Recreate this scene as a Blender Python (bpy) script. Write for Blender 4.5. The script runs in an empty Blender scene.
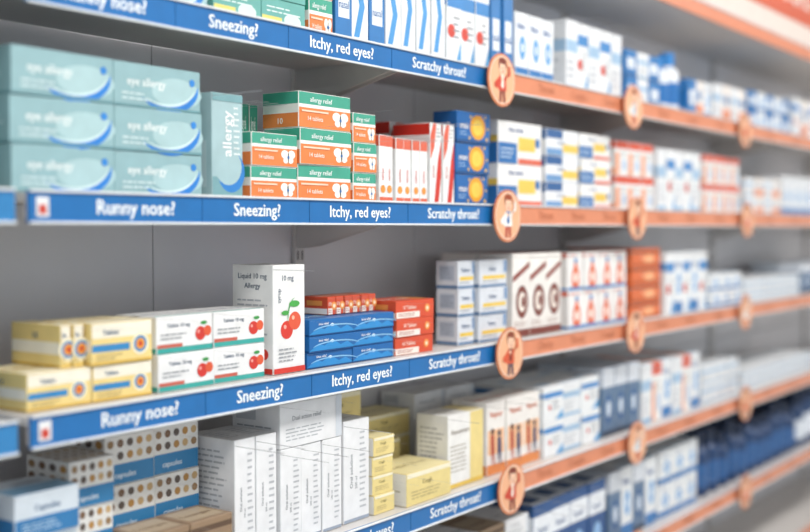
import bpy, math, random
from mathutils import Vector, Matrix
random.seed(7)
CZ = 1.45          # eye height of the camera above the floor
sc = bpy.context.scene
sc.view_settings.view_transform = 'Standard'

# ---------------------------------------------------------------- materials
def lin(h):
    h = h.lstrip('#')
    o = []
    for i in (0, 2, 4):
        c = int(h[i:i+2], 16) / 255
        o.append(c / 12.92 if c <= .04045 else ((c + .055) / 1.055) ** 2.4)
    return o
_m = {}
def mat(col, rough=.42, metal=0.0, coat=.12, var=.05, scale=30, emit=0):
    key = (col, rough, metal, coat, emit)
    if key in _m: return _m[key]
    m = bpy.data.materials.new('print_' + col.strip('#'))
    m.use_nodes = True
    nt = m.node_tree; b = nt.nodes['Principled BSDF']
    c = lin(col)
    tc = nt.nodes.new('ShaderNodeTexCoord')
    n = nt.nodes.new('ShaderNodeTexNoise'); n.inputs['Scale'].default_value = scale
    n.inputs['Detail'].default_value = 3
    nt.links.new(tc.outputs['Object'], n.inputs['Vector'])
    r = nt.nodes.new('ShaderNodeValToRGB')
    r.color_ramp.elements[0].position = .3; r.color_ramp.elements[1].position = .7
    r.color_ramp.elements[0].color = [x * (1 - var) for x in c] + [1]
    r.color_ramp.elements[1].color = [min(1, x * (1 + var)) for x in c] + [1]
    nt.links.new(n.outputs['Fac'], r.inputs['Fac'])
    nt.links.new(r.outputs['Color'], b.inputs['Base Color'])
    b.inputs['Roughness'].default_value = rough
    b.inputs['Metallic'].default_value = metal
    b.inputs['Coat Weight'].default_value = coat
    b.inputs['Coat Roughness'].default_value = .25
    if emit:
        b.inputs['Emission Color'].default_value = c + [1]
        b.inputs['Emission Strength'].default_value = emit
    _m[key] = m
    return m

# ---------------------------------------------------------------- text cache
_t = {}
def text_geo(s, bold=.022):
    if (s, bold) in _t: return _t[(s, bold)]
    cu = bpy.data.curves.new('t', 'FONT'); cu.body = s; cu.size = 1
    cu.resolution_u = 2; cu.fill_mode = 'FRONT'
    ob = bpy.data.objects.new('t', cu); sc.collection.objects.link(ob)
    dg = bpy.context.evaluated_depsgraph_get()
    me = bpy.data.meshes.new_from_object(ob.evaluated_get(dg))
    vs = [(v.co.x, v.co.y) for v in me.vertices]
    fs = [tuple(p.vertices) for p in me.polygons]
    bpy.data.objects.remove(ob); bpy.data.curves.remove(cu); bpy.data.meshes.remove(me)
    x0 = min(v[0] for v in vs); x1 = max(v[0] for v in vs)
    _t[(s, bold)] = ([(x - x0, y) for x, y in vs], fs, x1 - x0)
    return _t[(s, bold)]

# ---------------------------------------------------------------- mesh builder
class MB:
    def __init__(s): s.v = []; s.f = []; s.m = []; s.mats = []
    def mi(s, m):
        if isinstance(m, str): m = mat(m)
        if m not in s.mats: s.mats.append(m)
        return s.mats.index(m)
    def add(s, pts, faces, m):
        o = len(s.v); s.v += [tuple(p) for p in pts]; k = s.mi(m)
        for f in faces: s.f.append(tuple(i + o for i in f)); s.m.append(k)
    def box(s, x0, y0, z0, x1, y1, z1, m, c=.0008, M=None):
        lo = (x0, y0, z0); hi = (x1, y1, z1)
        c = min(c, .3 * min(x1-x0, y1-y0, z1-z0))
        pts = []; idx = {}
        for i in (0, 1):
            for j in (0, 1):
                for k in (0, 1):
                    q = (i, j, k)
                    for a in range(3):
                        p = []
                        for b in range(3):
                            base = hi[b] if q[b] else lo[b]
                            if b != a: base += -c if q[b] else c
                            p.append(base)
                        idx[(q, a)] = len(pts); pts.append(Vector(p))
        cen = Vector(((x0+x1)/2, (y0+y1)/2, (z0+z1)/2)); fs = []
        def q3(a, va, b, vb, c_, vc):
            t = [0, 0, 0]; t[a] = va; t[b] = vb; t[c_] = vc; return tuple(t)
        for a in range(3):
            b, c2 = (a+1) % 3, (a+2) % 3
            for va in (0, 1):
                fs.append([idx[(q3(a, va, b, u, c2, w), a)] for u, w in ((0,0),(1,0),(1,1),(0,1))])
        for e in range(3):
            a, b = (e+1) % 3, (e+2) % 3
            for va in (0, 1):
                for vb in (0, 1):
                    p = q3(a, va, b, vb, e, 0); q = q3(a, va, b, vb, e, 1)
                    fs.append([idx[(p, a)], idx[(p, b)], idx[(q, b)], idx[(q, a)]])
        for i in (0, 1):
            for j in (0, 1):
                for k in (0, 1):
                    fs.append([idx[((i, j, k), a)] for a in range(3)])
        out = []
        for f in fs:
            n = (pts[f[1]]-pts[f[0]]).cross(pts[f[2]]-pts[f[0]])
            ce = sum((pts[i] for i in f), Vector())/len(f)
            if n.dot(ce-cen) < 0: f = f[::-1]
            out.append(f)
        if M is not None: pts = [M @ p for p in pts]
        s.add(pts, out, m)
    def lathe(s, cx, cy, z, prof, m, n=24):
        pts = []; fs = []
        for r, h in prof:
            for i in range(n):
                a = 2*math.pi*i/n
                pts.append((cx+r*math.cos(a), cy+r*math.sin(a), z+h))
        for j in range(len(prof)-1):
            for i in range(n):
                k = (i+1) % n
                fs.append((j*n+i, j*n+k, (j+1)*n+k, (j+1)*n+i))
        fs.append(tuple(range(n))[::-1]); fs.append(tuple(range((len(prof)-1)*n, len(prof)*n)))
        s.add(pts, fs, m)
    def text(s, st, o, A, Bv, size, c, sx=None, b=.022):
        """printed text; laterally shifted copies give the bold weight"""
        vs, fs, w = text_geo(st); sx = size if sx is None else sx
        n = A.cross(Bv)
        for k, (dx, dy) in enumerate(((-b, 0), (0, b*.6), (b, 0), (0, -b*.6))):
            s.add([o + n*(.00002*k) + A*((x-w/2+dx)*sx) + Bv*((y+dy)*size) for x, y in vs], fs, c)
    def obj(s, name, parent=None, smooth=False):
        me = bpy.data.meshes.new(name); me.from_pydata(s.v, [], s.f)
        for m in s.mats: me.materials.append(m)
        me.polygons.foreach_set('material_index', s.m)
        if smooth: me.polygons.foreach_set('use_smooth', [True]*len(s.f))
        me.update()
        o = bpy.data.objects.new(name, me); sc.collection.objects.link(o)
        if parent: o.parent = parent
        return o

class Face:
    """flat printed face: origin o, in-plane unit axes U,V, normal N, size W x H"""
    def __init__(s, B, o, U, V, N, W, H): s.B=B; s.o=o; s.U=U; s.V=V; s.N=N; s.W=W; s.H=H; s.l=1
    def pt(s, u, v): return s.o + s.U*(u*s.W) + s.V*(v*s.H) + s.N*(.00015*s.l+.0001)
    def poly(s, uv, c): s.B.add([s.pt(u, v) for u, v in uv], [tuple(range(len(uv)))], c); s.l += 1
    def ell(s, cu, cv, rx, ry, c, n=20):
        s.poly([(cu+rx*math.cos(2*math.pi*i/n), cv+ry*math.sin(2*math.pi*i/n)) for i in range(n)], c)
    def run(s, ops):
        for op in ops:
            k = op[0]
            if k == 'r': s.poly([(op[1],op[2]),(op[3],op[2]),(op[3],op[4]),(op[1],op[4])], op[5])
            elif k == 'e': s.ell(*op[1:])
            elif k == 'c': s.ell(op[1], op[2], op[3]*s.H/s.W, op[3], op[4])
            elif k == 'p': s.poly(op[1], op[2])
            elif k == 'a':   # tapered arc band
                cu, cv, rx, ry, t, a0, a1, c = op[1:]
                n = 14; o = []; i_ = []
                for i in range(n+1):
                    q = i/n; a = math.radians(a0+(a1-a0)*q); w = t*math.sin(math.pi*q)
                    o.append((cu+rx*math.cos(a), cv+ry*math.sin(a)))
                    i_.append((cu+rx*(1-w)*math.cos(a), cv+ry*(1-w)*math.sin(a)))
                for i in range(n):
                    s.B.add([s.pt(*p) for p in (o[i], o[i+1], i_[i+1], i_[i])], [(0,1,2,3)], c)
                s.l += 1
            elif k == 'dots':
                cols, v0, v1, nx, ny = op[1:]
                for i in range(nx):
                    for j in range(ny):
                        s.ell((i+.5)/nx, v0+(v1-v0)*(j+.5)/ny, .33/nx, .33*(v1-v0)/ny, cols[(i*3+j*2) % len(cols)], 12)
                        s.l -= 1
                s.l += 1
            elif k in ('t', 'tv'):
                st, u, v, size, c = op[1:6]; mw = op[6] if len(op) > 6 else .92
                w = text_geo(st)[2]
                A, L, Lh = (s.U, s.W, s.H) if k == 't' else (s.V, s.H, s.W)
                Bv = s.V if k == 't' else -s.U
                sz = size*Lh
                s.B.text(st, s.pt(u, v), A, Bv, sz, c, min(sz, mw*L/w), .012); s.l += 1
            elif k == 'l':
                u0, v0, u1, v1, n, c = op[1:]
                pts = []; fs = []
                for i in range(n):
                    v = v1 - (v1-v0)*(i+.5)/n; hh = (v1-v0)/n*.17
                    u = u0
                    end = u1 - (u1-u0)*random.uniform(0, .35)
                    while u < end:
                        e = min(end, u + (u1-u0)*random.uniform(.08, .3))
                        b = len(pts)
                        pts += [s.pt(u, v-hh), s.pt(e, v-hh), s.pt(e, v+hh), s.pt(u, v+hh)]
                        fs.append((b, b+1, b+2, b+3)); u = e + (u1-u0)*.035
                if pts: s.B.add(pts, fs, c)
                s.l += 1

W = '#eeeeed'; G = '#9a9da2'
BR = ['#7b5a3e','#b98a4a','#9a7a54','#5e5048','#c9a878']
# design : base, front ops, left-side ops, top ops
DES = {
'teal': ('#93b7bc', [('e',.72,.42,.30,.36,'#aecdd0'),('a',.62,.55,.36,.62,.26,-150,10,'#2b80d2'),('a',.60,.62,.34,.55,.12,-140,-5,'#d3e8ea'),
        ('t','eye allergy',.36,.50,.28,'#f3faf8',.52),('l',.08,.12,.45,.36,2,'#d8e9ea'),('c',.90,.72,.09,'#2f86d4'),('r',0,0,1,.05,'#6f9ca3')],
        [('l',.15,.2,.85,.8,4,'#c8dcde'),('r',0,0,1,.05,'#6f9ca3')], [('t','eye allergy',.5,.4,.3,'#eef6f4')]),
'tealtall': ('#a9c6ca', [('r',0,0,1,.20,'#7aa6ac'),('e',.62,.25,.46,.2,'#2f80c9'),('e',.52,.3,.45,.18,'#a9c6ca'),('tv','allergy',.62,.62,.42,'#ffffff',.55),('l',.7,.4,.92,.9,9,'#eef4f3'),('r',0,.93,1,1,'#7aa6ac')],
        [('r',.1,.1,.9,.55,'#c3d6d9'),('l',.15,.15,.85,.5,8,'#8aa5a9'),('t','10 ml',.5,.75,.1,'#ffffff')], []),
'butterfly': ('#f3f0ea', [('r',0,.66,1,1,'#43a58c'),('r',0,.56,1,.66,'#f7f5f0'),('r',0,0,1,.56,'#ec8547'),('t','allergy relief',.42,.74,.20,'#f4fbf8',.60),
        ('e',.72,.38,.085,.14,'#fbf6ee',12),('e',.87,.38,.085,.14,'#fbf6ee',12),('e',.74,.19,.06,.10,'#fbf6ee',12),('e',.85,.19,.06,.10,'#fbf6ee',12),
        ('e',.795,.29,.014,.17,'#3a3a3a',8),('c',.795,.29,.05,'#2f6fb0'),('t','14 tablets',.3,.20,.18,'#fff1e4',.42),('r',.04,.44,.55,.49,'#f9d9bf')],
        [('r',0,.66,1,1,'#43a58c'),('r',0,0,1,.40,'#ec8547'),('t','10',.5,.1,.24,'#ffffff')], [('r',0,0,1,1,'#5fb39c'),('t','relief',.5,.4,.3,'#ffffff')]),
'whitered': (W, [('r',0,.84,1,1,'#dd6a50'),('tv','tablets',.62,.42,.42,'#c93324',.6),('r',0,0,1,.08,'#dd6a50'),('c',.5,.2,.06,'#e89a45')],
        [('r',0,.84,1,1,'#dd6a50'),('l',.2,.15,.8,.75,9,'#c98a80')], [('r',0,0,1,1,'#e9a090')]),
'redwave': (W, [('p',[(.35,0),(.75,0),(1,.35),(1,.8),(.7,.55)],'#cf3325'),('p',[(0,.55),(.35,.7),(.55,1),(.25,1),(0,.85)],'#e0654c'),('tv','throat',.35,.4,.26,'#b92c20',.5),('l',.55,.82,.95,.96,3,G)],
        [('r',0,.86,1,1,'#cf3325'),('tv','lozenges',.6,.42,.35,'#c93324',.6)], [('r',0,0,1,.5,'#cf3325')]),
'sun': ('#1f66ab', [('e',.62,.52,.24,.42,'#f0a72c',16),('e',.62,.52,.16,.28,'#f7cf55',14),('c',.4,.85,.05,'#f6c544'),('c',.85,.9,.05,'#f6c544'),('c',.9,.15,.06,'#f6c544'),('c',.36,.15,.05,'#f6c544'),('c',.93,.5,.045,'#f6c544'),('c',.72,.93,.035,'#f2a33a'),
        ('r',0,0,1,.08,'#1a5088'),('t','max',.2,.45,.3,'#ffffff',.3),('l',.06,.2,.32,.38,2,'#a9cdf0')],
        [('t','sun',.5,.5,.3,'#ffffff'),('r',0,0,1,.1,'#14487f')], [('t','sun relief',.5,.4,.3,'#ffffff')]),
'stripe': (W, [('r',0,0,.42,.5,'#2c70b0'),('r',.45,.32,.85,.66,'#ecc95c'),('r',.45,.0,1,.14,'#dd6a50'),('t','Hot drink',.4,.76,.17,'#1e4f8f',.65),('c',.9,.55,.12,'#2c70b0'),('l',.05,.1,.38,.4,3,'#cfe1f3')],
        [('r',0,0,1,.5,'#2c70b0'),('r',0,.5,1,.66,'#ecc95c')], [('r',0,0,.5,1,'#ecc95c'),('t','hot drink',.6,.4,.3,'#1e4f8f')]),
'stripe2': ('#eaedf0', [('r',0,.66,.5,1,'#2f6098'),('r',.5,.14,1,.46,'#ecc95c'),('r',0,0,.5,.26,'#6f9ccb'),('t','Cold & flu',.45,.44,.17,'#20548f',.6)],
        [('r',0,.6,1,1,'#2f6098')], []),
'redgrid': (W, [('r',0,.78,1,1,'#d8563c'),('r',.0,0,.32,.66,'#eba27a'),('r',.5,.15,.9,.45,'#bfcfe4'),('l',.4,.5,.95,.7,2,G)], [('r',0,.78,1,1,'#d8563c'),('r',0,0,1,.2,'#eba27a')], [('r',0,0,1,1,'#e6a08a')]),
'yellow': ('#efd68c', [('r',0,.64,1,1,'#f5eedb'),('r',0,.30,.62,.48,'#3487c0'),('c',.80,.42,.28,'#f7eccb'),('c',.80,.42,.21,'#3487c0'),('c',.80,.42,.14,'#f0a030'),('c',.80,.42,.07,'#cf3f2e'),('t','Tablets',.3,.72,.17,'#2a5b86',.5),('l',.06,.08,.55,.26,2,'#b8a36c'),('r',0,0,1,.05,'#e0b74c')],
        [('r',0,.3,1,.6,'#f7f1df'),('r',0,0,1,.05,'#e0b74c'),('t','10',.5,.66,.24,'#2a5b86')], [('r',0,.3,1,1,'#f1e4bb'),('r',0,0,1,.22,'#fbf6e6'),('t','Tablets',.4,.5,.25,'#c9a24a')]),
'whiteteal': (W, [('r',0,.0,1,.14,'#3aa79f'),('r',0,.14,.45,.24,'#c9604f'),('t','Tablets 10 mg',.38,.70,.15,'#34506e',.62),('c',.78,.46,.20,'#d3362b'),('c',.91,.52,.15,'#df5a34'),('c',.74,.52,.05,'#f0a59c'),('e',.84,.76,.06,.05,'#3c9a4a'),('l',.06,.34,.54,.56,2,G)],
        [('r',0,0,1,.14,'#3aa79f'),('t','10',.5,.5,.3,'#34506e')], [('t','Tablets 10 mg',.4,.4,.24,'#7b8ba0'),('r',0,0,1,.1,'#3aa79f')]),
'cherry': (W, [('t','10 mg',.46,.86,.07,'#26425f',.7),('tv','syrup',.22,.72,.14,'#26425f',.22),('c',.42,.40,.085,'#d8392b'),('c',.68,.48,.085,'#e35a3c'),('c',.36,.43,.02,'#f3a99c'),('c',.62,.51,.02,'#f6bba0'),('a',.72,.52,.28,.18,.12,100,200,'#3c9a4a'),('e',.66,.64,.17,.03,'#4aa84c'),('e',.36,.56,.12,.022,'#4aa84c'),('r',0,0,1,.05,'#d8392b'),('l',.15,.10,.85,.24,4,G)],
        [('t','Liquid 10 mg',.5,.88,.07,'#26425f',.8),('t','Allergy',.5,.79,.07,'#26425f',.5),('l',.12,.3,.88,.7,9,'#b4b8be'),('r',0,0,1,.05,'#d8392b'),('c',.8,.18,.05,'#d8392b')],
        [('r',.2,.2,.8,.8,'#e6e6e6')]),
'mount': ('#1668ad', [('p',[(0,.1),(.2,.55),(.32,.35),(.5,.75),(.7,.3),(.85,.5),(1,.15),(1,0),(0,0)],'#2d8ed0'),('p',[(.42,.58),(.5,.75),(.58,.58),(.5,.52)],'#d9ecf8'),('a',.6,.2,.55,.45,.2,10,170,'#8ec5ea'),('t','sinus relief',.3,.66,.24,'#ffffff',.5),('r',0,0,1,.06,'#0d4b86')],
        [('t','24',.5,.35,.4,'#ffffff'),('r',0,0,1,.08,'#0d4b86')], [('t','sinus relief',.5,.4,.3,'#bfe0f5'),('r',0,0,1,.12,'#2d8ed0')]),
'redorange': ('#d8502f', [('r',0,0,.62,.36,'#f4e9df'),('t','10 Tablets',.35,.52,.32,'#ffe9dc',.6),('c',.82,.5,.25,'#f09a4b'),('l',.05,.08,.55,.3,2,'#b0584a'),('c',.82,.5,.12,'#ffe2c0')],
        [('r',0,0,1,.34,'#f4e9df'),('r',.2,.5,.8,.8,'#f09a4b')], [('t','10 Tablets',.5,.35,.35,'#ffe9dc'),('r',.75,.1,.95,.9,'#f09a4b')]),
'greyblue': ('#dbe0e7', [('r',0,.0,1,.10,'#6685aa'),('r',.1,.30,.95,.44,'#efca50'),('t','Tablets',.45,.62,.2,'#41618a',.7),('r',.88,.55,1,1,'#7f9fc6'),('l',.1,.16,.7,.27,1,G)],
        [('r',0,0,1,.12,'#6685aa'),('r',.15,.3,.85,.85,'#b9c4d2'),('l',.2,.35,.8,.8,4,'#8d99ab')], [('r',0,.0,1,.3,'#c7d2e2'),('t','Tablets',.5,.5,.25,'#6a83a5')]),
'brown': ('#ece8e3', [('p',[(0,.70),(1,.88),(1,1),(0,1)],'#f4f0ea'),('p',[(0,.66),(1,.84),(1,.91),(0,.73)],'#8a3a30'),('e',.55,.42,.36,.20,'#7a3a30'),('e',.55,.42,.22,.12,'#f2e9df'),('e',.62,.42,.12,.07,'#7a3a30'),('r',.0,0,1,.09,'#7a3a30'),('l',.1,.12,.9,.19,2,'#a58a80')],
        [('r',0,0,1,.09,'#7a3a30'),('l',.15,.25,.85,.8,8,'#b9a8a0')], [('r',0,0,1,1,'#a0685c')]),
'bottleprint': ('#eeecea', [('p',[(.32,.08),(.74,.08),(.78,.3),(.74,.52),(.62,.66),(.62,.74),(.44,.74),(.44,.66),(.32,.52),(.28,.3)],'#e0683e'),('r',.43,.74,.63,.86,'#3a86c4'),('e',.53,.34,.13,.14,'#f6efe6'),('r',.0,0,1,.08,'#3a86c4'),('l',.1,.88,.7,.98,1,'#d8482f')],
        [('r',0,.88,1,1,'#dd6a50'),('r',0,0,1,.07,'#3a86c4'),('l',.2,.3,.8,.7,5,G)], [('r',0,0,1,1,'#f0eeee')]),
'orange': ('#db6c38', [('r',0,.74,1,.86,'#7a3f2e'),('e',.6,.38,.2,.25,'#f2b080'),('t','Vita',.35,.45,.2,'#ffe7d0',.4),('r',0,0,1,.08,'#a5502c')], [('r',0,.74,1,.86,'#7a3f2e')], [('r',0,0,1,1,'#c9633a')]),
'dotted': ('#e9e7e3', [('r',0,0,1,.42,'#2f80b5'),('dots',BR,.46,.98,5,2),('t','capsules',.4,.13,.17,'#e8f4fb',.6)],
        [('r',0,0,1,.42,'#2f80b5'),('dots',BR,.46,.98,4,2)], [('r',.0,0,1,1,'#e6e4e0'),('dots',['#b9a07a','#a99a88','#8b7560'],.08,.92,5,4)]),
'whitetext': ('#ebecee', [('tv','Oral solution',.34,.5,.16,'#7c8088',.5),('tv','200 ml',.52,.38,.12,'#8f949b',.3),('l',.62,.1,.9,.9,14,'#bdc0c5'),('r',0,0,1,.03,'#9aa6b8')],
        [('l',.12,.08,.88,.92,18,'#b4b7bc')], [('l',.2,.2,.8,.8,5,'#c5c8cc')]),
'whiteflat': ('#ebecee', [('t','Dual action relief',.42,.60,.15,'#8b8f96',.7),('l',.08,.12,.75,.45,4,'#b5b9be'),('r',.9,0,1,1,'#d5dbe3')],
        [('l',.1,.1,.9,.5,4,'#a9adb3'),('r',.08,.6,.5,.9,'#c8ccd2')], [('t','Dual action',.5,.4,.2,'#a0a4aa'),('l',.1,.1,.9,.3,2,'#c2c6cb')]),
'cream': ('#ead690', [('t','Cough',.45,.58,.2,'#7c6a3a',.5),('l',.1,.15,.8,.45,3,'#b8a673'),('r',0,.86,1,1,'#f6efd4')],
        [('r',0,0,1,1,'#eeebe2'),('l',.12,.15,.88,.85,6,'#c0b8a0')], [('r',0,.0,1,1,'#f0e2ac'),('t','Relief 10 ml',.5,.4,.22,'#b09c60')]),
'whiteyellow': ('#eeedea', [('r',.62,0,1,1,'#edd88f'),('t','Expectorant',.34,.74,.09,'#7a6a5a',.55),('l',.06,.2,.55,.6,7,'#b3ada0'),('r',0,0,1,.06,'#e2bd52')],
        [('r',0,.0,1,.1,'#efd783'),('l',.1,.2,.9,.85,10,'#b5b5b5')], [('r',.6,0,1,1,'#f3e2a6'),('l',.1,.2,.5,.8,4,'#c5c0b6')]),
'figures': ('#efebe6', [('r',0,0,1,.14,'#e08a4c'),('r',.05,.28,.95,.62,'#f0bd92'),('c',.3,.6,.045,'#5a2d22'),('p',[(.24,.12),(.29,.3),(.31,.3),(.37,.12),(.42,.14),(.38,.55),(.2,.55)],'#b5432e'),('c',.68,.56,.045,'#3a3d55'),('p',[(.58,.10),(.66,.28),(.69,.28),(.76,.10),(.80,.12),(.78,.5),(.58,.5)],'#39446e'),('t','Vapour',.5,.8,.11,'#d2601f',.7)],
        [('r',0,0,1,.14,'#e08a4c'),('l',.2,.3,.8,.85,7,'#d9b298')], [('t','Vapour',.5,.4,.25,'#d2601f')]),
'whiteblue': ('#e9edf0', [('r',0,0,1,.18,'#3279b8'),('e',.55,.48,.24,.18,'#5aa0d8'),('t','Baby',.45,.76,.13,'#1f5c9f',.6),('e',.55,.48,.1,.07,'#eef4fa')], [('r',0,0,1,.18,'#3279b8'),('l',.2,.35,.8,.85,6,'#afbfd0')], [('r',0,0,1,.3,'#c5dcef')]),
'whiteblue2': ('#ebeef0', [('r',.0,.68,1,.84,'#3c86c6'),('p',[(0,0),(.6,0),(1,.3),(1,.1),(1,0)],'#5aa2d6'),('c',.3,.4,.08,'#d2483a'),('l',.45,.3,.9,.6,4,G)], [('r',0,.70,1,.84,'#3c86c6')], [('r',.2,.2,.8,.5,'#bcd4e8')]),
'bluearrow': ('#ebeef1', [('p',[(.1,.1),(.45,.1),(.8,.5),(.45,.9),(.1,.9),(.45,.5)],'#4a98d4'),('r',0,0,1,.06,'#1b5d9f')], [('r',0,0,1,.06,'#1b5d9f'),('l',.2,.2,.8,.8,9,'#9fbcd6')], []),
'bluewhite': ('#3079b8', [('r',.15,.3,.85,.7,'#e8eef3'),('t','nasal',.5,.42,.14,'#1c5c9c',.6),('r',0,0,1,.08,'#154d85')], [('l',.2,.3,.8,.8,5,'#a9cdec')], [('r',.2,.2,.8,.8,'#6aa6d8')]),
'navy': ('#24528a', [('r',.0,.55,1,.85,'#e9eef4'),('t','Relief',.5,.62,.12,'#1f4f86',.7),('e',.5,.28,.25,.15,'#8fb8e0')], [('r',.0,.55,1,.85,'#e9eef4')], [('r',0,0,1,1,'#dfe7ef'),('r',.2,.2,.8,.8,'#1f4f86')]),
'greynavy': ('#5f7a98', [('r',0,.72,1,1,'#d8dee6'),('e',.5,.4,.3,.22,'#2f5d90'),('e',.5,.4,.17,.12,'#d8e4ef'),('r',0,0,1,.08,'#22344d')], [('r',0,.72,1,1,'#d8dee6')], [('r',0,0,1,1,'#c8d0da')]),
'tan': ('#957c62', [('r',0,.6,1,.8,'#5f4836'),('t','Lozenges',.5,.2,.2,'#4f3926',.6)], [('r',0,.6,1,.8,'#5f4836')], [('r',.08,.12,.92,.88,'#b5a287'),('t','Lozenges',.5,.4,.22,'#6d4f33')]),
'bluelow': ('#d3dde6', [('r',0,0,1,.45,'#2f78b0'),('t','Capsules',.5,.6,.2,'#2f5f8a',.6),('l',.1,.1,.8,.35,3,'#bcd6ea')], [('r',0,0,1,.45,'#2f78b0')], [('r',0,0,1,.5,'#7fb0d2'),('t','Capsules',.5,.6,.2,'#2f5f8a')]),
'tealyellow': ('#6cb0a8', [('r',.0,.0,.45,.4,'#e6d878'),('e',.7,.35,.2,.25,'#d8efe9'),('l',.1,.5,.9,.8,2,'#e0f0ec')], [], []),
'whitebare': ('#e6e9ec', [('r',0,.55,1,.72,'#9fc0dc'),('l',.1,.15,.8,.45,3,'#b3b9c0'),('r',0,0,1,.08,'#8fb8d8')], [('l',.15,.2,.85,.8,4,'#c3c8ce'),('r',0,.55,1,.72,'#9fc0dc')], [('r',.0,.0,1,.2,'#d7e4f0')]),
'peach': ('#ece6e1', [('r',0,.0,1,.35,'#e4906a'),('c',.4,.6,.14,'#3f83bd'),('l',.55,.45,.95,.8,3,G)], [('r',0,0,1,.35,'#e4906a')], [('r',0,0,1,.4,'#efc1a8')]),
}

def medbox(B, x, y, z, w, d, h, des, yaw=0.0):
    base, fr, le, tp = DES[des]
    M = Matrix.Translation((x+w/2, y+d/2, z)) @ Matrix.Rotation(yaw, 4, 'Z')
    B.box(-w/2, -d/2, 0, w/2, d/2, h, base, .0010, M)
    R = M.to_3x3(); X = R @ Vector((1,0,0)); Y = R @ Vector((0,1,0)); Z = Vector((0,0,1))
    e = .0012
    def P(o, U, V, N, Wd, Hd, ops):
        F = Face(B, M @ Vector(o), U, V, N, Wd, Hd); F.run(ops)
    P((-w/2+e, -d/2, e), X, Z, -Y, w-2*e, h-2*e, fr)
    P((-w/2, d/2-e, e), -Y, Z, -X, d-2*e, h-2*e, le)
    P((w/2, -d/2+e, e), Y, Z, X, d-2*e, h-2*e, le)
    P((-w/2+e, -d/2+e, h), X, Y, Z, w-2*e, d-2*e, tp)
    # tuck-flap seam on the ends
    for sx, U in ((-1, -Y), (1, Y)):
        F = Face(B, M @ Vector((sx*w/2, -sx*(-d/2) if sx < 0 else -d/2, 0)), U, Z, X*sx, d, h)
        F.l = 14; F.run([('r', .02, .958, .98, .963, '#b4b4b5')])

strip = [.337, .030, -.287, -.604, -.915, -1.230]      # price-rail centre heights relative to eye level
SH = [s+.0205 for s in strip]                          # shelf tops
SURV = [.365, .052, -.275, -.595, -.905]               # surveyed base heights the stack heights were measured from
def stack(des, x0, x1, s, shelf, h, rows=1, cols=1, d=.10, deep=1, zb=None, name='medicine_box_stack', jit=1.0, skip=()):
    B = MB()
    if zb is None:
        z0 = CZ + SH[shelf] + .0006; h -= SH[shelf]-SURV[shelf]
    else: z0 = CZ + zb + .0006
    w = (x1-x0)/cols
    dl = des if isinstance(des, (list, tuple)) else [des]
    for k in range(deep):
        for c in range(cols):
            z = z0
            for r in range(rows):
                if (r, c) in skip: continue
                yy = s + k*(d+.006) + random.uniform(0, .006)*jit
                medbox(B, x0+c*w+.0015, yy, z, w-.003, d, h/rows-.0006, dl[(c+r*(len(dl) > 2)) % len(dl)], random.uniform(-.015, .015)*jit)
                z += h/rows
    return B.obj(name)

# ================================================================ shelving unit
root = bpy.data.objects.new('shelving_unit', None); sc.collection.objects.link(root)
metal = mat('#cfcbc8', .45, .0, .1, .03, 8); metal2 = mat('#dcdadd', .5, 0, .05, .03, 5)
dark = mat('#4a4644', .6, 0, 0)
X0, X1, YD = .15, 6.2, .31
XL, XR = .928, .957            # end of the neighbouring unit, start of this one
B = MB()
xs = [.17]
while xs[-1] < X1: xs.append(xs[-1]+.43)
for i in range(len(xs)-1):
    for za, zb in ((.05, 1.0), (1.003, 2.45)):
        B.box(xs[i]+.001, YD, za, min(xs[i+1], X1)-.001, YD+.012, zb, metal2, .0015)
B.obj('back_panel', root)
B = MB()
POST = (.63, 1.87, 3.11, 4.35, 5.59)
for px in POST:
    B.box(px-.016, YD-.012, 0, px+.016, YD, 2.5, metal, .002)
    for k in range(60):
        z = .06 + k*.04
        B.box(px-.009, YD-.0128, z, px-.005, YD-.0118, z+.02, dark, .0002)
        B.box(px+.005, YD-.0128, z, px+.009, YD-.0118, z+.02, dark, .0002)
B.obj('upright', root)
for i, zc in enumerate(strip):
    zt = CZ + zc + .0205
    B = MB()
    B.box(X0, 0, zt-.012, XL, YD-.013, zt, metal, .001)
    B.box(XR, 0, zt-.012, X1, YD-.013, zt, metal, .001)
    B.box(XR, 0, zt-.040, X1, .004, zt-.012, metal, .0008)
    B.box(X0, 0, zt-.040, XL, .004, zt-.012, metal, .0008)
    B.obj('shelf_board', root)
    B = MB()
    for px in POST:
        for t in (-.013, .010):
            a = px+t
            pts = [(a, YD-.013, zt-.012), (a, YD-.013, zt-.095), (a, YD-.06, zt-.09), (a, .02, zt-.030), (a, .02, zt-.012)]
            q = [(p[0]+.003, p[1], p[2]) for p in pts]
            n = 5
            B.add(pts+q, [(4,3,2,1,0), (5,6,7,8,9)] + [(j, (j+1) % n, n+(j+1) % n, n+j) for j in range(n)], metal)
    B.obj('bracket', root)

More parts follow.
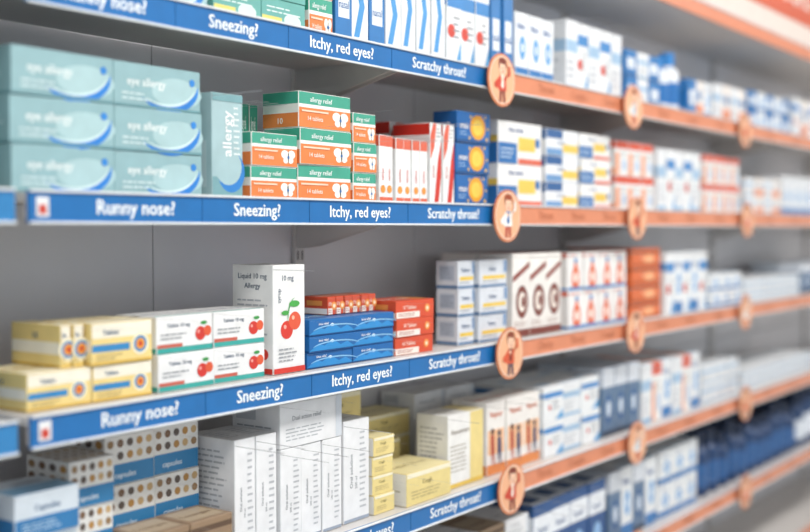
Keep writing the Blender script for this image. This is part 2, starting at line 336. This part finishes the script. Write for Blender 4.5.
white = mat('#dfe3e6', .25, 0, .3)
blue = '#166bae'; sal = '#dc8a66'
R = Vector((1,0,0)); U = Vector((0,0,1)); N = Vector((0,-1,0))
def rail(xa, xb, zc, col, texts, y=-.001):
    B = MB(); z = CZ+zc
    B.box(xa, y-.006, z-.0235, xb, y, z+.0235, mat(col, .35, 0, .15), .0006)
    B.box(xa, y-.010, z+.0205, xb, y-.005, z+.0245, white, .0008)
    B.box(xa, y-.010, z-.0245, xb, y-.005, z-.0205, white, .0008)
    for st, xc, c, sz in texts:
        B.text(st, Vector((xc, y-.0066, z-sz*.30)), R, U, sz, c)
    return B, z
Tw = '#f4f9fc'; To = '#c27250'
for i, zc in enumerate(strip):
    dx = (-.055, 0, .005, .01, .01, 0)[i]
    T = [('Runny nose?', 1.150+dx, Tw, .0305), ('Sneezing?', 1.415+dx, Tw, .0305), ('Itchy, red eyes?', 1.702+dx, Tw, .0305), ('Scratchy throat?', 2.025+dx, Tw, .0305)]
    B, z = rail(XR, 2.262+dx*.5, zc, blue, T)
    for sx in (1.285, 1.55, 1.855):
        B.box(sx+dx, -.0078, z-.020, sx+dx+.0008, -.0066, z+.020, '#185a90', .0001)
    B.box(.969, -.0082, z-.014, .990, -.0066, z+.014, '#e9e9ea', .0003)
    B.box(.973, -.0090, z-.010, .985, -.0080, z+.003, '#c8402f', .0002)
    B.obj('price_rail', root)
    B, z = rail(X0, XL, zc, '#2f7fba', [('Sneezing?', .7, Tw, .030)], y=-.012)
    B.box(X0, -.013, z-.018, XL, 0, z+.018, metal, .001)
    B.obj('price_rail', root)
    T = []
    for k, xc in enumerate((2.43, 2.60, 2.78, 3.14, 3.36, 3.60, 4.1, 4.4, 4.7, 5.0)):
        T.append((('Throat', 'Coughs', 'Chesty') [(k+i) % 3] if i != 1 else 'Throat', xc, To, .028))
    B, z = rail(2.264+dx*.5, X1, zc, sal, T)
    B.obj('price_rail', root)

# canopy / header at the top of the unit
B = MB(); zc = CZ+.675
B.box(2.0, -.03, zc-.012, X1, YD, zc+.008, metal, .001)
B.box(2.0, -.036, zc-.024, X1, -.030, zc+.024, '#dd8a68', .001)
B.box(2.0, -.040, zc+.020, X1, -.034, zc+.026, white, .001)
B.box(2.0, -.034, zc+.026, X1, -.030, zc+.10, '#e9d9d0', .001)
B.box(2.0, -.036, zc+.10, X1, -.030, zc+.33, '#d45a36', .001)
for st, xc in (('COLD & FLU', 3.1), ('COUGHS', 4.2), ('ALLERGY', 5.2)):
    B.text(st, Vector((xc, -.0366, zc+.16)), R, U, .13, '#f6e9e0')
B.obj('header_canopy', root)

# ================================================================ round signs: full-figure cartoon on an orange disc
def sign(xc, zc, kind):
    B = MB(); z = CZ+zc; r = .060
    n = 48
    ring = [(r*math.cos(2*math.pi*i/n), r*math.sin(2*math.pi*i/n)) for i in range(n)]
    B.add([(xc+a, -.022, z+b) for a, b in ring]+[(xc+a, -.019, z+b) for a, b in ring],
          [tuple(range(n)), tuple(range(2*n-1, n-1, -1))]+[(i, n+i, n+(i+1) % n, (i+1) % n) for i in range(n)], '#d47f54')
    B.box(xc-.012, -.019, z-.01, xc+.012, -.0075, z+.01, white, .0005)
    F = Face(B, Vector((xc-r, -.022, z-r)), R, U, N, 2*r, 2*r); F.l = 2
    hair = ('#7a2c1a', '#9a4422', '#863a22')[kind % 3]; skin = '#f8ccae'
    shirt = ('#cf432c', '#f6f2ec', '#d95a34')[kind % 3]; acc = ('#f3e7da', '#2064a8', '#7a2a1c')[kind % 3]
    pants = ('#8a4030', '#b5503c', '#5c4450')[kind % 3]
    F.run([('e',.5,.5,.46,.46,'#f3d5be'), ('e',.5,.5,.435,.435,'#f0b48c'),
           ('p',[(.38,.08),(.47,.08),(.495,.26),(.505,.26),(.53,.08),(.62,.08),(.60,.36),(.40,.36)], pants),
           ('p',[(.35,.30),(.38,.56),(.45,.60),(.55,.60),(.62,.56),(.65,.30)], shirt),
           ('r',.46,.56,.54,.66,skin),
           ('p',[(.43,.59),(.57,.59),(.54,.50),(.55,.38),(.50,.33),(.45,.38),(.46,.50)], acc),
           ('e',.5,.765,.145,.14,hair), ('e',.5,.715,.118,.125,skin),
           ('p',[(.38,.75),(.35,.86),(.43,.92),(.53,.915),(.62,.89),(.645,.77),(.59,.81),(.5,.79),(.43,.82)], hair),
           ('c',.455,.72,.015,'#33221c'), ('c',.545,.72,.015,'#33221c'), ('e',.5,.655,.035,.015,'#a03a2c'),
           ('p',[(.38,.56),(.20,.42),(.22,.36),(.31,.33),(.46,.48),(.44,.54),(.32,.43),(.41,.50)], shirt), ('c',.465,.525,.038,skin),
           ('p',[(.61,.56),(.77,.60),(.76,.78),(.70,.78),(.70,.65),(.60,.47)], shirt), ('c',.73,.81,.042,skin)])
    B.obj('round_shelf_sign')
P1 = [(2.198,2.90,3.80), (2.225,2.93,3.83), (2.238,2.925,3.82), (2.248,2.94,3.83), (2.25,2.94,3.84)]
for i in range(5):
    for k, x in enumerate(P1[i]): sign(x, strip[i]-.002, i+k)
    sign(4.95, strip[i], i)

# ================================================================ stock
ST = stack
# shelf 0
ST('teal', .58,.92, .03,0,.14,2,2, name='eye_drops_box_stack')
ST('teal', 1.00,1.34, .03,0,.14,2,2, name='eye_drops_box_stack')
ST('tealyellow', 1.35,1.59, .03,0,.10,2,2)
ST('butterfly', 1.595,1.665, .03,0,.14,2,1)
ST(['bluewhite','bluearrow'], 1.67,1.885, .03,0,.15,1,4)
ST('bluearrow', 1.89,2.045, .03,0,.19,1,3)
ST('whiteblue2', 2.05,2.23, .03,0,.18,1,3)
ST('bluewhite', 2.24,2.335, .03,0,.18,1,2)
ST('whiteblue', 2.345,2.54, .03,0,.155,1,3, deep=2)
ST(['whitebare','whiteblue2'], 2.60,2.94, .03,0,.175,1,5, deep=2)
ST(['bluewhite','whitebare'], 2.96,3.20, .03,0,.145,2,3, deep=2)
ST(['bluewhite','peach','whiteblue'], 3.42,3.62, .03,0,.11,1,3, deep=2)
ST(['whitebare','peach'], 3.65,3.95, .03,0,.12,1,4, deep=2)
ST(['bluewhite','whiteblue'], 3.98,4.45, .03,0,.13,2,5, deep=2)
ST(['whiteblue2','peach'], 4.5,5.1, .03,0,.15,1,6)
# shelf 1
ST('teal', .54,.92, .03,1,.207,3,2, name='eye_drops_box_stack')
ST('teal', .955,1.325, .03,1,.207,3,2, name='eye_drops_box_stack')
ST('tealtall', 1.345,1.422, .03,1,.178,1,1,d=.12, name='eye_drops_carton')
ST('butterfly', 1.438,1.562, .03,1,.118,2,1,d=.08, name='allergy_tablet_box_stack')
ST('butterfly', 1.46,1.562, .125,1,.18,1,4,d=.10, name='allergy_tablet_box_stack')
ST('butterfly', 1.566,1.722, .03,1,.202,3,1,d=.09, name='allergy_tablet_box_stack')
ST('butterfly', 1.726,1.802, .03,1,.175,3,1, name='allergy_tablet_box_stack')
ST('whitered', 1.808,1.862, .03,1,.137,1,2,d=.09)
ST('whitered', 1.866,1.985, .03,1,.134,1,4,d=.09)
ST('redwave', 2.00,2.20, .145,1,.185,1,2,d=.1)
ST('redwave', 1.99,2.083, .03,1,.175,1,2,d=.1)
ST('sun', 2.092,2.232, .03,1,.210,3,1,d=.065)
ST('stripe', 2.29,2.50, .04,1,.205,2,1,d=.1,deep=2)
ST(['stripe2','stripe'], 2.505,2.68, .03,1,.20,3,1,d=.1,deep=2)
ST('stripe', 2.685,2.87, .03,1,.20,3,1,d=.1,deep=2)
ST('redgrid', 2.90,3.16, .03,1,.195,2,3,d=.1,deep=2)
ST(['whitebare','whiteblue2'], 3.19,3.53, .03,1,.19,1,5,d=.1,deep=2)
ST('redgrid', 3.56,3.90, .03,1,.19,2,4,d=.1,deep=2)
ST(['whitebare','peach'], 3.96,4.35, .03,1,.13,2,4,d=.1,deep=2)
ST('whiteblue', 4.38,5.0, .03,1,.15,1,6,d=.1,deep=2)
# shelf 2
ST('mount', .54,.73, .03,2,.20,3,1)
ST(['bluewhite','bluelow'], .74,.922, .03,2,.23,1,2)
ST('yellow', .978,1.214, .03,2,.065,1,2,d=.12)
ST('yellow', 1.09,1.212, .03,2,.065,1,1,d=.12,zb=-.275+.0652)
ST('yellow', 1.045,1.088, .04,2,.065,1,2,d=.12,zb=-.275+.0652)
ST('whiteteal', 1.22,1.476, .03,2,.132,2,2,d=.10)
ST('cherry', 1.492,1.583, .03,2,.208,1,1,d=.10, name='syrup_carton')
ST('mount', 1.59,1.864, .03,2,.102,3,2,d=.12)
ST('redorange', 1.70,1.86, .075,2,.036,1,6,d=.07,zb=-.275+.1025)
ST('redorange', 1.868,2.006, .03,2,.123,3,1,d=.1)
ST('greyblue', 2.115,2.185, .04,2,.2,3,1,d=.06)
ST('greyblue', 2.19,2.315, .03,2,.2,3,1,d=.07,deep=1)
ST('brown', 2.335,2.59, .03,2,.213,1,3,d=.1,deep=2)
ST('bottleprint', 2.62,2.98, .03,2,.21,2,4,d=.1,deep=2)
ST('orange', 3.01,3.22, .03,2,.215,4,1,d=.1,deep=2)
ST(['whiteblue2','whiteblue'], 3.25,3.60, .03,2,.20,1,5,d=.1,deep=2)
ST(['whiteblue'], 3.63,3.93, .03,2,.12,2,3,d=.1,deep=2)
ST('whitebare', 3.96,4.6, .03,2,.09,2,6,d=.1,deep=2)
ST('greynavy', 4.62,5.2, .03,2,.13,1,6,d=.1,deep=2)
# shelf 3
ST('whiteblue', .58,.92, .04,3,.20,3,2)
ST('bluelow', .96,1.075, .04,3,.21,3,1)
ST('dotted', 1.08,1.168, .07,3,.235,3,1,d=.11)
ST('dotted', 1.172,1.382, .10,3,.256,3,2,d=.11)
ST('tan', 1.17,1.37, .005,3,.11,2,2,d=.085)
ST('whitetext', 1.395,1.505, .03,3,.225,1,2,d=.12)
ST('whitetext', 1.51,1.69, .03,3,.19,1,3,d=.12)
ST('whiteflat', 1.508,1.69, .03,3,.083,1,1,d=.12,zb=-.595+.1906, name='medicine_carton')
ST('whitetext', 1.698,1.782, .03,3,.215,1,1,d=.12)
ST('cream', 1.80,1.95, .185,3,.238,3,1,d=.1)
ST('cream', 1.79,1.862, .03,3,.17,4,1,d=.12)
ST('cream', 1.88,2.05, .015,3,.082,1,1,d=.12)
ST('cream', 1.96,2.14, .19,3,.17,3,1,d=.1)
ST('cream', 1.90,2.05, .15,3,.12,2,1,d=.035)
ST('whiteyellow', 2.058,2.208, .03,3,.178,1,1,d=.085)
ST('whiteflat', 2.16,2.42, .19,3,.20,3,2,d=.1)
ST('figures', 2.225,2.48, .03,3,.185,1,3,d=.1)
ST(['whiteblue2','whitebare'], 2.49,2.81, .03,3,.19,2,3,d=.1,deep=2)
ST('greynavy', 2.83,3.07, .03,3,.205,1,3,d=.1,deep=2)
ST(['whitebare','redgrid','whiteblue'], 3.09,3.54, .03,3,.19,1,6,d=.1,deep=2)
ST('whitebare', 3.57,3.9, .03,3,.14,2,3,d=.1,deep=2)
ST('whitebare', 3.95,4.8, .03,3,.08,2,6,d=.1,deep=2)
# shelf 4
ST('tan', 1.5,2.05, .03,4,.16,3,3)
ST(['whiteflat','tan'], 2.08,2.42, .03,4,.20,4,3,deep=2)
ST('navy', 2.44,2.85, .03,4,.21,1,4,d=.1,deep=2)
ST(['greynavy','whiteblue'], 2.87,3.2, .03,4,.215,1,4,d=.1,deep=2)
ST('whiteblue', 3.22,3.52, .03,4,.22,2,3,d=.1,deep=2)

def bottles(x0, x1, s, shelf, n, rows, r, h, body, cap, label, name='medicine_bottle_group'):
    B = MB()
    for k in range(rows):
        for i in range(n):
            x = x0+(x1-x0)*(i+.5)/n; y = s+r+k*(2*r+.006); z = CZ+SH[shelf]+.0006
            hh = h*random.choice((1, 1, .88))
            B.lathe(x, y, z, [(r*.9,0),(r,.004),(r,hh*.62),(r*.93,hh*.69),(r*.55,hh*.77),(r*.5,hh*.79)], body)
            B.lathe(x, y, z, [(r*1.012,hh*.14),(r*1.012,hh*.50)], label)
            B.lathe(x, y, z, [(r*.58,hh*.785),(r*.6,hh*.79),(r*.6,hh*.985),(r*.54,hh)], cap)
    return B.obj(name)
navy = '#173a66'
bottles(3.56,4.6,.03,4,11,3,.040,.215,navy,'#12294a','#2a5c94')
bottles(4.62,5.5,.03,4,9,3,.042,.25,navy,'#12294a','#dfe6ee')
bottles(3.23,3.40,.04,0,2,2,.038,.19,'#e9eef3','#2b86cf','#2472b8')

# ================================================================ room
def plane(name, pts, m):
    B = MB(); B.add(pts, [(0,1,2,3)], m); return B.obj(name)
plane('floor', [(-3,-5,0),(8,-5,0),(8,.5,0),(-3,.5,0)], mat('#cfcbc5',.35,0,.1,.06,3))
plane('wall_back', [(-3,.36,0),(8,.36,0),(8,.36,3.1),(-3,.36,3.1)], mat('#dcdad6',.8,0,0,.02,3))
plane('wall_right', [(7.5,-5,0),(7.5,.4,0),(7.5,.4,3.1),(7.5,-5,3.1)], mat('#e3e1dd',.8,0,0,.02,3))
plane('ceiling', [(-3,.5,3.1),(8,.5,3.1),(8,-5,3.1),(-3,-5,3.1)], mat('#ebe9e6',.9,0,0,.02,3))
for i, x in enumerate((.4, 2.2, 4.0, 5.8)):
    B = MB()
    B.box(x-.62, -1.72, 3.05, x+.62, -1.08, 3.1, mat('#d0d0d0'), .004)
    B.box(x-.58, -1.68, 3.045, x+.58, -1.12, 3.052, mat('#ffffff', .5, 0, 0, 0, 5, emit=3.0), .002)
    B.obj('ceiling_light_panel')
    L = bpy.data.lights.new('lamp', 'AREA'); L.shape = 'RECTANGLE'; L.size = 1.1; L.size_y = .5
    L.energy = (32, 31, 25, 20)[i]; L.color = (1, .97, .93)
    o = bpy.data.objects.new('ceiling_lamp', L); sc.collection.objects.link(o)
    o.location = (x, -1.4, 3.03)

w = bpy.data.worlds.new('World'); sc.world = w; w.use_nodes = True
bg = w.node_tree.nodes['Background']; bg.inputs[0].default_value = (.84, .93, 1.0, 1); bg.inputs[1].default_value = .88

# ================================================================ camera
cam = bpy.data.cameras.new('camera'); cam.lens = 50; cam.sensor_width = 36
co = bpy.data.objects.new('camera', cam); sc.collection.objects.link(co); sc.camera = co
co.location = (0, -1.352, CZ)
th = math.radians(36.09); p = math.radians(1.93)
co.rotation_euler = Vector((math.cos(th)*math.cos(p), math.sin(th)*math.cos(p), -math.sin(p))).to_track_quat('-Z', 'Y').to_euler()
cam.dof.use_dof = True; cam.dof.focus_distance = 2.12; cam.dof.aperture_fstop = 1.35
